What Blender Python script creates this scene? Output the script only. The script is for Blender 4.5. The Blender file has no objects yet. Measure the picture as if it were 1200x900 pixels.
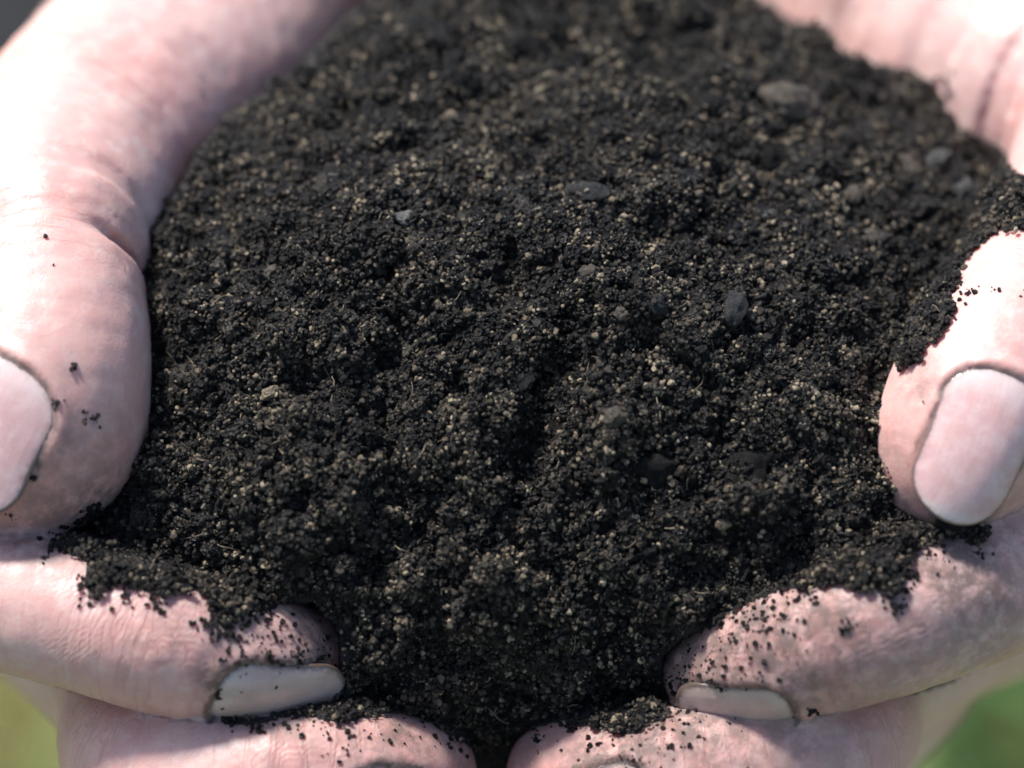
import bpy, bmesh, math, random
import numpy as np
from mathutils import Vector, Matrix
from mathutils.bvhtree import BVHTree

rng = np.random.default_rng(7)
random.seed(7)
sc = bpy.context.scene
col = sc.collection

# ------------------------------------------------------------------ camera, sky, sun, exposure
TH = math.radians(46)                        # the camera looks down at the cupped hands
CAM_D = 400.0                                # mm from the lens to the soil in focus
C0 = np.array([0.0, 0.0, 1.05])              # the handful is held about a metre above the lawn
AX = np.array([[1, 0, 0], [0, math.sin(TH), math.cos(TH)], [0, -math.cos(TH), math.sin(TH)]])

def W(p):
    """hand-layout millimetres (right, up, towards the viewer) -> world metres"""
    return C0 + (np.asarray(p, float) * 0.001) @ AX

def WD(v):
    return np.asarray(v, float) @ AX

cam_d = bpy.data.cameras.new('camera')
cam = bpy.data.objects.new('camera', cam_d); col.objects.link(cam)
cam.location = W((0, 0, CAM_D))
cam.rotation_euler = (math.pi / 2 - TH, 0, 0)
cam_d.sensor_width = 36
cam_d.lens = 36 * CAM_D / 120.0
cam_d.clip_start = 0.02; cam_d.clip_end = 200
cam_d.dof.use_dof = True
cam_d.dof.focus_distance = (CAM_D - 14) * 0.001
cam_d.dof.aperture_fstop = 8.0
sc.camera = cam

SUN = WD((-0.38, 0.80, 0.28)); SUN = SUN / np.linalg.norm(SUN)     # direction towards the sun
elev = math.asin(SUN[2]); azim = math.atan2(SUN[0], SUN[1])
world = bpy.data.worlds.new('World'); sc.world = world; world.use_nodes = True
nt = world.node_tree
sky = nt.nodes.new('ShaderNodeTexSky'); sky.sky_type = 'NISHITA'; sky.sun_disc = False
sky.sun_elevation = elev; sky.sun_rotation = azim
nt.links.new(sky.outputs[0], nt.nodes['Background'].inputs[0])
nt.nodes['Background'].inputs[1].default_value = 0.12
sl = bpy.data.lights.new('sun', 'SUN'); sl.energy = 4.3; sl.angle = math.radians(8); sl.color = (1.0, 0.975, 0.95)
so = bpy.data.objects.new('sun', sl); col.objects.link(so)
so.rotation_euler = Vector(SUN).to_track_quat('Z', 'Y').to_euler()
so.location = (-2, 0, 3)
sc.view_settings.view_transform = 'Standard'; sc.view_settings.look = 'None'
sc.view_settings.exposure = 0.84; sc.view_settings.gamma = 1.0

# ------------------------------------------------------------------ small helpers
def P(x, y, w):
    k = (CAM_D - w) / CAM_D
    return np.array([(x - 600) / 10 * k, (450 - y) / 10 * k, w], float)

def PA(x, y, w):
    k = (CAM_D - w) / CAM_D
    return np.stack([(x - 600) / 10 * k, (450 - y) / 10 * k, w], -1)

def nrm(v):
    v = np.asarray(v, float); return v / np.linalg.norm(v)

def _hash(ix, iy, iz, seed):
    h = (ix.astype(np.int64) * 374761393 + iy.astype(np.int64) * 668265263 + iz.astype(np.int64) * 2147483647 + seed * 974634777) & 0xFFFFFFFF
    h = ((h ^ (h >> 13)) * 1274126177) & 0xFFFFFFFF
    h = ((h ^ (h >> 16)) * 2246822519) & 0xFFFFFFFF
    return ((h ^ (h >> 15)) & 0xFFFFFF) / float(0xFFFFFF) * 2 - 1

def noise3(p, seed=0):
    p = np.asarray(p, float)
    f = np.floor(p); t = p - f; i = f.astype(np.int64)
    t = t * t * t * (t * (t * 6 - 15) + 10)
    r = 0
    for dx in (0, 1):
        wx = t[..., 0] if dx else 1 - t[..., 0]
        for dy in (0, 1):
            wy = t[..., 1] if dy else 1 - t[..., 1]
            for dz in (0, 1):
                wz = t[..., 2] if dz else 1 - t[..., 2]
                r = r + wx * wy * wz * _hash(i[..., 0] + dx, i[..., 1] + dy, i[..., 2] + dz, seed)
    return r

def fbm(p, seed=0, oct=4, gain=0.5):
    a, s, r = 1.0, 0.0, 0
    for k in range(oct):
        r = r + a * noise3(p * 2 ** k + 17.3 * k, seed + k); s += a; a *= gain
    return r / s

def set_attr(me, name, arr, typ='FLOAT', dom='POINT'):
    a = me.attributes.new(name, typ, dom)
    arr = np.ascontiguousarray(arr, dtype=np.float32 if typ != 'INT' else np.int32)
    a.data.foreach_set('vector' if typ == 'FLOAT_VECTOR' else 'value', arr.ravel())

def mesh_from(name, V, F):
    me = bpy.data.meshes.new(name)
    V = np.asarray(V, np.float32)
    F = np.asarray(F, np.int32)
    me.vertices.add(len(V)); me.vertices.foreach_set('co', V.ravel())
    if len(F):
        n, k = F.shape
        me.loops.add(n * k); me.loops.foreach_set('vertex_index', F.ravel())
        me.polygons.add(n)
        me.polygons.foreach_set('loop_start', np.arange(0, n * k, k, dtype=np.int32))
        me.polygons.foreach_set('loop_total', np.full(n, k, np.int32))
        me.polygons.foreach_set('use_smooth', np.ones(n, bool))
    me.update(calc_edges=True)
    return me

def link(name, me, mat=None, parent=None, org=None):
    """org: world origin already subtracted from the mesh"""
    o = bpy.data.objects.new(name, me); col.objects.link(o)
    if mat is not None:
        me.materials.append(mat)
    if parent is not None:
        o.parent = parent
    elif org is not None:
        o.location = org
    return o

def tag(o, label=None, cat=None, group=None, kind=None):
    if label: o['label'] = label
    if cat: o['category'] = cat
    if group: o['group'] = group
    if kind: o['kind'] = kind

# ------------------------------------------------------------------ materials
class N:
    """tiny node-graph writer"""
    def __init__(s, name):
        s.m = bpy.data.materials.new(name); s.m.use_nodes = True
        s.t = s.m.node_tree; s.b = s.t.nodes['Principled BSDF']; s.out = s.t.nodes['Material Output']
    def n(s, typ, ins=None, **props):
        nd = s.t.nodes.new(typ)
        for k, v in props.items(): setattr(nd, k, v)
        for k, v in (ins or {}).items(): s.put(nd.inputs[k], v)
        return nd
    def put(s, sock, v):
        if isinstance(v, bpy.types.NodeSocket): s.t.links.new(v, sock)
        elif isinstance(v, bpy.types.Node): s.t.links.new(v.outputs[0], sock)
        else: sock.default_value = v
    def math(s, op, a, b=0.0, c=0.0, clamp=False):
        nd = s.n('ShaderNodeMath', {0: a, 1: b, 2: c}, operation=op); nd.use_clamp = clamp; return nd.outputs[0]
    def mix(s, f, a, b, mode='MIX'):
        nd = s.n('ShaderNodeMix', data_type='RGBA', blend_type=mode)
        s.put(nd.inputs[0], f); s.put(nd.inputs[6], a); s.put(nd.inputs[7], b); return nd.outputs[2]
    def attr(s, name, out='Fac', typ='GEOMETRY'):
        nd = s.n('ShaderNodeAttribute', attribute_name=name, attribute_type=typ); return nd.outputs[out]
    def ramp(s, f, stops, interp='LINEAR'):
        nd = s.n('ShaderNodeValToRGB', {0: f}); cr = nd.color_ramp; cr.interpolation = interp
        while len(cr.elements) < len(stops): cr.elements.new(0.5)
        for e, (p, c) in zip(cr.elements, stops):
            e.position = p; e.color = c if len(c) == 4 else (*c, 1)
        return nd.outputs[0]
    def noise(s, vec, scale, detail=3, rough=0.55, dist=0.0):
        nd = s.n('ShaderNodeTexNoise', {'Vector': vec, 'Scale': scale, 'Detail': detail, 'Roughness': rough, 'Distortion': dist}); return nd.outputs[0]
    def sm(s, v, a, b):
        nd = s.n('ShaderNodeMapRange', {0: v, 1: a, 2: b, 3: 0.0, 4: 1.0}, interpolation_type='SMOOTHSTEP'); return nd.outputs[0]
    def bump(s, h, dist, strength=1.0, prev=None):
        nd = s.n('ShaderNodeBump', {'Height': h, 'Strength': strength, 'Distance': dist})
        if prev is not None: s.put(nd.inputs['Normal'], prev)
        return nd.outputs[0]
    def set(s, **kw):
        for k, v in kw.items(): s.put(s.b.inputs[k.replace('_', ' ')], v)

def skin_material():
    m = N('skin')
    tc = m.n('ShaderNodeTexCoord').outputs['Object']
    mm = m.n('ShaderNodeVectorMath', {0: tc, 1: (1000, 1000, 1000)}, operation='MULTIPLY').outputs[0]     # millimetres
    fc = m.attr('fc', 'Vector')
    big = m.noise(mm, 0.07, 3, 0.6)
    mid = m.noise(mm, 0.35, 4, 0.65)
    fine = m.noise(mm, 1.6, 3, 0.6)
    red = m.attr('red')
    c = m.mix(m.sm(big, 0.35, 0.65), (0.63, 0.41, 0.36, 1), (0.58, 0.335, 0.295, 1))
    c = m.mix(m.sm(mid, 0.45, 0.75), c, (0.67, 0.48, 0.42, 1))
    c = m.mix(m.math('MULTIPLY', m.sm(mid, 0.55, 0.3), 0.35), c, (0.60, 0.36, 0.32, 1))
    c = m.mix(m.math('MULTIPLY', red, 0.8), c, (0.62, 0.26, 0.215, 1))
    c = m.mix(m.math('MULTIPLY', m.sm(fine, 0.55, 0.72), 0.22), c, (0.50, 0.25, 0.20, 1))
    dirt = m.attr('dirt')
    # smeared dust plus caught specks
    sm1 = m.noise(mm, 0.45, 5, 0.68)
    film = m.math('MULTIPLY', m.math('MULTIPLY', dirt, 1.1), m.math('ADD', 0.30, m.sm(sm1, 0.30, 0.62)), clamp=True)
    sp = m.noise(mm, 3.2, 3, 0.75)
    thr = m.math('SUBTRACT', 0.84, m.math('MULTIPLY', dirt, 0.26))
    speck = m.math('GREATER_THAN', sp, thr)
    speck = m.math('MULTIPLY', speck, m.sm(dirt, 0.08, 0.3))
    c = m.mix(m.math('MULTIPLY', film, 0.85), c, (0.10, 0.072, 0.06, 1))
    c = m.mix(m.math('MULTIPLY', speck, 0.85), c, (0.035, 0.028, 0.026, 1))
    c = m.mix(m.math('MULTIPLY', m.attr('line'), 0.8), c, (0.10, 0.06, 0.042, 1))
    # relief: skin cells, friction ridges, joint wrinkles
    vo = m.n('ShaderNodeTexVoronoi', {'Vector': mm, 'Scale': 1.25, 'Randomness': 0.95}, feature='DISTANCE_TO_EDGE').outputs['Distance']
    cell = m.sm(vo, 0.0, 0.16)
    wob = m.noise(mm, 0.28, 2, 0.5)
    sepx = m.n('ShaderNodeSeparateXYZ', {0: fc}).outputs
    rw = m.math('ADD', m.math('MULTIPLY', sepx[0], 0.75), m.math('MULTIPLY', sepx[1], 0.55))
    rw = m.math('ADD', rw, m.math('MULTIPLY', wob, 1.3))
    ridge = m.math('SINE', m.math('MULTIPLY', rw, 2 * math.pi / 0.52))
    ridge = m.math('MULTIPLY', ridge, m.math('MULTIPLY', m.attr('ridge'), m.sm(m.noise(mm, 0.16, 2), 0.42, 0.6)))
    wr = m.math('ADD', sepx[0], m.math('MULTIPLY', m.noise(mm, 0.18, 2, 0.5), 1.6))
    wl = m.noise(m.n('ShaderNodeCombineXYZ', {0: m.math('MULTIPLY', wr, 0.85), 1: m.math('MULTIPLY', sepx[1], 0.07), 2: 0.0}).outputs[0], 1.0, 2, 0.5)
    wl = m.sm(m.math('ABSOLUTE', m.math('SUBTRACT', wl, 0.5)), 0.0, 0.07)
    wl = m.math('MULTIPLY', m.math('SUBTRACT', wl, 1.0), m.attr('wrk'))
    nb = m.bump(cell, 0.000014, 0.6)
    nb = m.bump(fine, 0.00008, 0.5, nb)
    nb = m.bump(ridge, 0.000024, 0.8, nb)
    nb = m.bump(wl, 0.00011, 0.8, nb)
    c = m.mix(m.math('MULTIPLY', m.math('MULTIPLY', wl, -1.0), 0.30), c, (0.50, 0.23, 0.19, 1))
    m.set(Base_Color=c, Roughness=m.math('ADD', 0.40, m.math('MULTIPLY', film, 0.35)), Normal=nb)
    m.set(Subsurface_Weight=0.65, Subsurface_Radius=(1.0, 0.36, 0.2), Subsurface_Scale=0.0032, Specular_IOR_Level=0.42)
    return m.m

def nail_material():
    m = N('fingernail')
    tc = m.n('ShaderNodeTexCoord').outputs['Object']
    mm = m.n('ShaderNodeVectorMath', {0: tc, 1: (1000, 1000, 1000)}, operation='MULTIPLY').outputs[0]
    rho = m.attr('rho'); al = m.attr('along'); ac = m.attr('across'); dl = m.attr('dirt')
    c = m.mix(m.sm(m.noise(mm, 0.5, 3), 0.35, 0.7), (0.55, 0.34, 0.315, 1), (0.61, 0.42, 0.39, 1))
    c = m.mix(m.math('MULTIPLY', m.sm(al, 0.24, 0.06), 0.5), c, (0.74, 0.62, 0.57, 1))          # lunula
    c = m.mix(m.math('MULTIPLY', m.sm(al, 0.88, 0.96), 0.6), c, (0.60, 0.53, 0.46, 1))           # free edge
    c = m.mix(m.math('MULTIPLY', m.sm(dl, 0.6, 1.0), 0.55), c, (0.36, 0.285, 0.215, 1))
    nz = m.noise(mm, 1.4, 4, 0.7)
    edge = m.sm(m.math('ADD', rho, m.math('MULTIPLY', m.math('SUBTRACT', nz, 0.5), 1.1)), -0.75, 0.0)
    c = m.mix(m.math('MULTIPLY', edge, m.math('MULTIPLY', dl, 0.9)), c, (0.07, 0.052, 0.042, 1))
    c = m.mix(m.math('MULTIPLY', m.sm(m.math('ADD', rho, m.math('MULTIPLY', m.math('SUBTRACT', nz, 0.5), 0.3)), -0.30, -0.08), 0.8), c, (0.085, 0.055, 0.04, 1))
    sp = m.math('GREATER_THAN', m.noise(mm, 2.3, 3, 0.75), 0.735)
    c = m.mix(m.math('MULTIPLY', sp, 0.5), c, (0.10, 0.075, 0.06, 1))
    film = m.sm(m.noise(mm, 0.35, 4, 0.7), 0.45, 0.75)
    c = m.mix(m.math('MULTIPLY', film, m.math('MULTIPLY', dl, 0.35)), c, (0.26, 0.22, 0.19, 1))
    st = m.noise(m.n('ShaderNodeCombineXYZ', {0: m.math('MULTIPLY', ac, 3.0), 1: m.math('MULTIPLY', al, 1.5), 2: 0.0}).outputs[0], 1.0, 3, 0.6)
    nb = m.bump(st, 0.00008, 0.5)
    nb = m.bump(nz, 0.00005, 0.4, nb)
    m.set(Base_Color=c, Roughness=m.math('ADD', 0.2, m.math('MULTIPLY', film, 0.25)), Normal=nb)
    m.set(Subsurface_Weight=0.35, Subsurface_Radius=(1.0, 0.4, 0.25), Subsurface_Scale=0.0012)
    return m.m

def soil_material(name='soil', inst=True):
    m = N(name)
    tc = m.n('ShaderNodeTexCoord').outputs['Object']
    if inst:
        tint = m.attr('tint', 'Fac', 'INSTANCER')
        c = m.ramp(tint, [(0.0, (0.004, 0.0035, 0.0032)), (0.25, (0.009, 0.0078, 0.0068)), (0.45, (0.022, 0.0185, 0.0152)), (0.65, (0.078, 0.067, 0.053)),
                          (0.82, (0.18, 0.143, 0.10)), (0.93, (0.32, 0.255, 0.17)), (1.0, (0.6, 0.5, 0.34))])
        nz = m.noise(tc, 2.6, 3, 0.7)
        c = m.mix(m.sm(nz, 0.35, 0.7), c, m.mix(1.0, c, (1.7, 1.6, 1.5, 1), 'MULTIPLY'))
        m.set(Base_Color=c, Roughness=m.math('ADD', 0.16, m.math('MULTIPLY', nz, 0.42)), Specular_IOR_Level=0.5)
        m.set(Normal=m.bump(m.noise(tc, 4.0, 2, 0.7), 0.25, 0.8))
    else:
        mm = m.n('ShaderNodeVectorMath', {0: tc, 1: (1000, 1000, 1000)}, operation='MULTIPLY').outputs[0]
        nz = m.noise(mm, 2.0, 4, 0.75)
        c = m.mix(nz, (0.008, 0.007, 0.0065, 1), (0.028, 0.022, 0.018, 1))
        m.set(Base_Color=c, Roughness=0.75, Normal=m.bump(nz, 0.0006, 1.0))
    return m.m

def stone_material(name, c1, c2, rough=0.6, scale=1.2, spec=0.4):
    m = N(name)
    tc = m.n('ShaderNodeTexCoord').outputs['Object']
    mm = m.n('ShaderNodeVectorMath', {0: tc, 1: (1000, 1000, 1000)}, operation='MULTIPLY').outputs[0]
    a = m.noise(mm, scale, 5, 0.7); b = m.noise(mm, scale * 3.3, 3, 0.7)
    c = m.mix(m.sm(a, 0.35, 0.68), (*c1, 1), (*c2, 1))
    c = m.mix(m.math('MULTIPLY', m.sm(b, 0.52, 0.68), 0.8), c, (0.018, 0.015, 0.013, 1))
    m.set(Base_Color=c, Roughness=rough, Specular_IOR_Level=spec, Normal=m.bump(m.math('ADD', a, b), 0.0004, 0.8))
    return m.m

SKIN = skin_material(); NAIL = nail_material()
SOIL = soil_material(); SOILBASE = soil_material('soil_base', False)

# ------------------------------------------------------------------ the lawn far below and an added dark stand-in ground behind it
def ground_material():
    m = N('lawn')
    tc = m.n('ShaderNodeTexCoord').outputs['Object']
    a = m.noise(tc, 5.0, 4, 0.6); b = m.noise(tc, 16.0, 4, 0.7)
    c = m.mix(m.sm(a, 0.38, 0.62), (0.035, 0.062, 0.014, 1), (0.12, 0.125, 0.03, 1))
    c = m.mix(m.sm(b, 0.5, 0.7), c, (0.07, 0.095, 0.03, 1))
    m.set(Base_Color=c, Roughness=0.9, Normal=m.bump(b, 0.02, 0.6))
    return m.m

me = mesh_from('ground', [(-60, -60, 0), (60, -60, 0), (60, 60, 0), (-60, 60, 0)], [(0, 1, 2, 3)])
gr = link('ground', me, ground_material()); tag(gr, 'green lawn far below the hands, out of focus', 'lawn', kind='structure')

def grass():
    n = 26000
    x = rng.uniform(-0.75, 0.75, n); y = rng.uniform(0.25, 2.0, n)
    keep = ~((x < -0.10) & (y > 1.12 + 0.04 * np.sin(x * 9)))
    x, y = x[keep], y[keep]; n = len(x)
    nz = fbm(np.stack([x * 9, y * 9, x * 0], -1), 4, 2)
    h = rng.uniform(0.03, 0.075, n) * (1 + 0.5 * nz); wd = rng.uniform(0.0018, 0.004, n)
    big = rng.random(n) < 0.035; h = np.where(big, h * 2.6, h); wd = np.where(big, wd * 3.5, wd)
    a = rng.uniform(0, 2 * np.pi, n); ln = rng.uniform(0.2, 0.9, n)
    d = np.stack([np.cos(a), np.sin(a), 0 * a], -1); s = np.stack([-np.sin(a), np.cos(a), 0 * a], -1)
    b = np.stack([x, y, 0 * x], -1)
    up = np.array([0, 0, 1.0])
    p0 = b; p1 = b + up * (h * 0.55)[:, None] + d * (h * ln * 0.25)[:, None]; p2 = b + up * (h * (1 - 0.25 * ln))[:, None] + d * (h * ln)[:, None]
    sw = s * wd[:, None]
    V = np.stack([p0 - sw, p0 + sw, p1 - sw * .8, p1 + sw * .8, p2], 1).reshape(-1, 3)
    k = np.arange(n)[:, None] * 5
    F = np.concatenate([k + np.array([[0, 1, 3]]), k + np.array([[0, 3, 2]]), k + np.array([[2, 3, 4]])])
    me = mesh_from('grass', V, F)
    nz = nz + 0.4 * np.exp(-((x - .222) ** 2 + (y - .75) ** 2) / .05 ** 2) - 0.4 * np.exp(-((x - .25) ** 2 + (y - .815) ** 2) / .03 ** 2) + 0.3 * np.exp(-((x + .24) ** 2 + (y - .74) ** 2) / .09 ** 2)
    t = np.clip(0.52 + 1.3 * nz + np.where(big, rng.normal(0.1, 0.4, n), rng.normal(0, 0.18, n)), 0, 1)
    set_attr(me, 'dry', np.repeat(t, 5))
    m = N('grass_blades')
    c = m.ramp(m.attr('dry'), [(0.0, (0.035, 0.12, 0.04)), (0.35, (0.11, 0.22, 0.06)), (0.6, (0.36, 0.38, 0.12)), (1.0, (0.6, 0.53, 0.22))])
    m.set(Base_Color=c, Roughness=0.5, Subsurface_Weight=0.0)
    o = link('grass', me, m.m); tag(o, 'blurred green and yellow grass below the hands', 'grass', kind='stuff')
grass()

def corner_standin():  # dark lumpy ground, added as a stand-in for dark clothing at top left
    nx, ny = 90, 60
    X, Y = np.meshgrid(np.linspace(-1.8, -0.10, nx), np.linspace(1.12, 3.4, ny), indexing='ij')
    Y = Y + 0.04 * np.sin(X * 9)
    Z = 0.02 + 0.03 * fbm(np.stack([X * 12, Y * 12, 0 * X], -1), 5, 4)
    Z[0, :] = Z[-1, :] = -0.02; Z[:, 0] = Z[:, -1] = -0.02
    V = np.stack([X, Y, Z], -1).reshape(-1, 3)
    i, j = np.meshgrid(np.arange(nx - 1), np.arange(ny - 1), indexing='ij'); q = (i * ny + j).ravel()
    me = mesh_from('dark_standin', V, np.stack([q, q + ny, q + ny + 1, q + 1], -1))
    m = N('dark_standin_mat'); tc = m.n('ShaderNodeTexCoord').outputs['Object']
    z = m.noise(tc, 40, 5, 0.7)
    m.set(Base_Color=m.mix(z, (0.004, 0.004, 0.005, 1), (0.010, 0.009, 0.009, 1)), Roughness=0.9, Normal=m.bump(z, 0.02, 0.8))
    o = link('dark_standin', me, m.m); tag(o, 'added dark ground standing in for dark clothing, blurred in the corner', 'earth bed', kind='structure')
corner_standin()

# ------------------------------------------------------------------ hands: one continuous skin from a distance field
def smin(a, b, k):
    h = np.clip(k - np.abs(a - b), 0, None) / k
    return np.minimum(a, b) - h * h * k * 0.25

def resample(pts, rad, n_per=5):
    """Catmull-Rom through the joints"""
    pts = np.asarray(pts, float); rad = np.asarray(rad, float)
    d = np.column_stack([pts, rad])
    e = np.vstack([2 * d[0] - d[1], d, 2 * d[-1] - d[-2]])
    out = []
    for i in range(1, len(e) - 2):
        for t in np.arange(n_per) / n_per:
            p0, p1, p2, p3 = e[i - 1], e[i], e[i + 1], e[i + 2]
            out.append(0.5 * (2 * p1 + (p2 - p0) * t + (2 * p0 - 5 * p1 + 4 * p2 - p3) * t * t + (3 * p1 - p0 - 3 * p2 + p3) * t ** 3))
    out.append(e[-2])
    out = np.array(out); return out[:, :3], out[:, 3]

class Chain:
    def __init__(s, name, joints, creases=(), n_per=5):
        """joints: (x, y, depth, radius); creases: (joint index (float), depth, width, side vector or None)"""
        s.name = name
        J = np.array([[*P(x, y, w), r] for x, y, w, r in joints])
        s.joints = J
        p, r = resample(J[:, :3], J[:, 3], n_per)
        s.a = p[:-1]; s.ba = p[1:] - p[:-1]; s.ra = r[:-1]; s.dr = r[1:] - r[:-1]
        s.len = np.linalg.norm(s.ba, axis=1); s.s0 = np.concatenate([[0], np.cumsum(s.len)])[:-1]
        s.bb = (s.ba ** 2).sum(1); s.total = s.len.sum(); s.n_per = n_per
        s.creases = []
        for ji, dep, wid, side in creases:
            k = ji * n_per; i0 = min(int(k), len(s.a) - 1)
            s.creases.append((s.s0[i0] + (k - i0) * s.len[i0], dep, wid, None if side is None else nrm(side)))
    def raw(s, p):
        pa_ba = p @ s.ba.T - (s.a * s.ba).sum(1)
        t = np.clip(pa_ba / s.bb, 0, 1)
        pa2 = (p * p).sum(1)[:, None] - 2 * p @ s.a.T + (s.a * s.a).sum(1)
        d2 = pa2 - 2 * t * pa_ba + t * t * s.bb
        d = np.sqrt(np.maximum(d2, 1e-9)) - (s.ra + s.dr * t)
        k = np.argmin(d, 1); ii = np.arange(len(p))
        tt = t[ii, k]
        return d[ii, k], s.s0[k] + tt * s.len[k], k, tt
    def ev(s, p):
        d, sl, k, tt = s.raw(p)
        if s.creases:
            v = p - (s.a[k] + s.ba[k] * tt[:, None]); v = v / np.maximum(np.linalg.norm(v, axis=1), 1e-6)[:, None]
            for s0, dep, wid, side in s.creases:
                wgt = 1.0 if side is None else np.clip(v @ side * 1.3 - 0.15, 0, 1)
                d = d + dep * np.exp(-((sl - s0) / wid) ** 2) * wgt
        return d

class Nail:
    def __init__(s, finger, c_px, axis, up, length, width, dirt=0.6, prox=0.62, dist=0.75):
        s.finger = finger; s.A = nrm(axis); u = np.asarray(up, float)
        s.Nn = nrm(u - s.A * (u @ s.A)); s.S = np.cross(s.Nn, s.A)
        s.c = P(*c_px); s.L = length; s.hw = width / 2; s.dirt = dirt; s.prox = prox; s.dist = dist
    def rho(s, x, y):
        """signed distance (mm) to the nail outline; y runs 0..L from cuticle to free edge"""
        yy = y - s.L / 2
        r = np.where(yy < 0, s.hw * s.prox, s.hw * s.dist)
        qx = np.abs(x) - s.hw + r; qy = np.abs(yy) - s.L / 2 + r
        return np.minimum(np.maximum(qx, qy), 0) + np.hypot(np.maximum(qx, 0), np.maximum(qy, 0)) - r
    def loc(s, p):
        v = p - s.c
        return v @ s.S, v @ s.A + s.L / 2, v @ s.Nn
    def basis(s, x, y):
        x = x / s.hw; y = y / s.L
        return np.stack([np.ones_like(x), x, y, x * x, y * y, x * y, x ** 4], -1)
    def fit(s, ev):
        xs, ys = np.meshgrid(np.linspace(-0.95, 0.95, 21) * s.hw, np.linspace(-0.05, 0.82, 19) * s.L, indexing='ij')
        xs = xs.ravel(); ys = ys.ravel()
        base = s.c + xs[:, None] * s.S + (ys - s.L / 2)[:, None] * s.A
        H = np.full(len(xs), np.nan); prev = None
        for h in np.arange(14, -8, -0.4):
            d = ev(base + h * s.Nn)
            hit = np.isnan(H) & (d <= 0)
            if prev is not None and hit.any():
                H[hit] = h + 0.4 * (0 - d[hit]) / np.maximum(prev[hit] - d[hit], 1e-6)
            prev = d
        ok = ~np.isnan(H)
        med = np.median(H[ok]); ok &= np.abs(np.nan_to_num(H) - med) < 6
        B = s.basis(xs[ok], ys[ok])
        s.k = np.linalg.lstsq(B, H[ok], rcond=None)[0]
        s.k[4] = min(s.k[4], 0.0) * 0.6            # lengthwise arch kept gentle
        s.k[0] -= 0.15
    def height(s, x, y):
        return s.basis(x, y) @ s.k

class Hand:
    def __init__(s, chains, palm, nails):
        s.ch = chains; s.palm = palm; s.nails = nails
        s.ready = False
    def palm_d(s, p):
        d = None
        for (a, ra, b, rb) in s.palm:
            ba = b - a; t = np.clip((p - a) @ ba / (ba @ ba), 0, 1)
            e = np.linalg.norm(p - a - t[:, None] * ba, axis=1) - (ra + (rb - ra) * t)
            d = e if d is None else smin(d, e, 9.0)
        return d
    def ev(s, p, act=None):
        dp = s.palm_d(p)
        d = dp
        for i, c in enumerate(s.ch):
            if act is not None and not act[i]: continue
            e = c.ev(p)
            if s.ready: e = s.nailed(c, p, e)
            e = smin(e, dp, 7.0)
            d = smin(d, e, 0.5)
        return d
    def nailed(s, c, p, d):
        for nl in s.nails:
            if nl.finger != c.name: continue
            x, y, h = nl.loc(p)
            m = (np.abs(x) < nl.hw + 4) & (y > -4) & (y < nl.L + 3) & (np.abs(h) < 12)
            if not m.any(): continue
            xm, ym, hm = x[m], y[m], h[m]
            r = nl.rho(xm, ym); dz = hm - nl.height(np.clip(xm, -nl.hw, nl.hw), np.clip(ym, 0, nl.L))
            dm = d[m]
            near = np.clip(1 - np.abs(dz) / 3.0, 0, 1)
            free = np.clip((ym - nl.L * 0.72) / (nl.L * 0.12), 0, 1)
            dm = dm - 0.55 * np.exp(-((r - 0.75) / 0.75) ** 2) * near * (1 - free)
            dm = np.where((r < 0.05) & (dz > -4), np.maximum(dm, dz + 0.30), dm)
            d = d.copy(); d[m] = dm
        return d
    def mesh(s, h=0.6):
        allp = np.vstack([np.vstack([c.a, c.a[-1:] + c.ba[-1:]]) for c in s.ch] + [np.array([a, b]) for a, _, b, _ in s.palm])
        rr = 34
        lo = allp.min(0) - 16; hi = allp.max(0) + 16
        hi[1] = min(hi[1], 150)
        B = 12
        nb = np.ceil((hi - lo) / (h * B)).astype(int)
        n = nb * B + 1
        G = np.ones(n, np.float32)
        bc = np.stack(np.meshgrid(*[np.arange(k) for k in nb], indexing='ij'), -1).reshape(-1, 3)
        cen = lo + (bc + 0.5) * h * B
        rad = h * B * 0.87 * 1.25 + 2.0
        dcs = np.stack([c.raw(cen)[0] for c in s.ch], 1); dpl = s.palm_d(cen)
        dmin = np.minimum(dcs.min(1), dpl)
        k = np.arange(B + 1)
        off = np.stack(np.meshgrid(k, k, k, indexing='ij'), -1).reshape(-1, 3)
        for q, (b, c) in enumerate(zip(bc, cen)):
            i, j, l = b * B
            if dmin[q] > rad + 3:
                continue
            if dmin[q] < -(rad + 1):
                G[i:i + B + 1, j:j + B + 1, l:l + B + 1] = -1; continue
            p = lo + (b * B + off) * h
            act = dcs[q] < rad + 9
            G[i:i + B + 1, j:j + B + 1, l:l + B + 1] = s.ev(p, act).reshape(B + 1, B + 1, B + 1)
        return surface_nets(G, lo, h)

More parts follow.
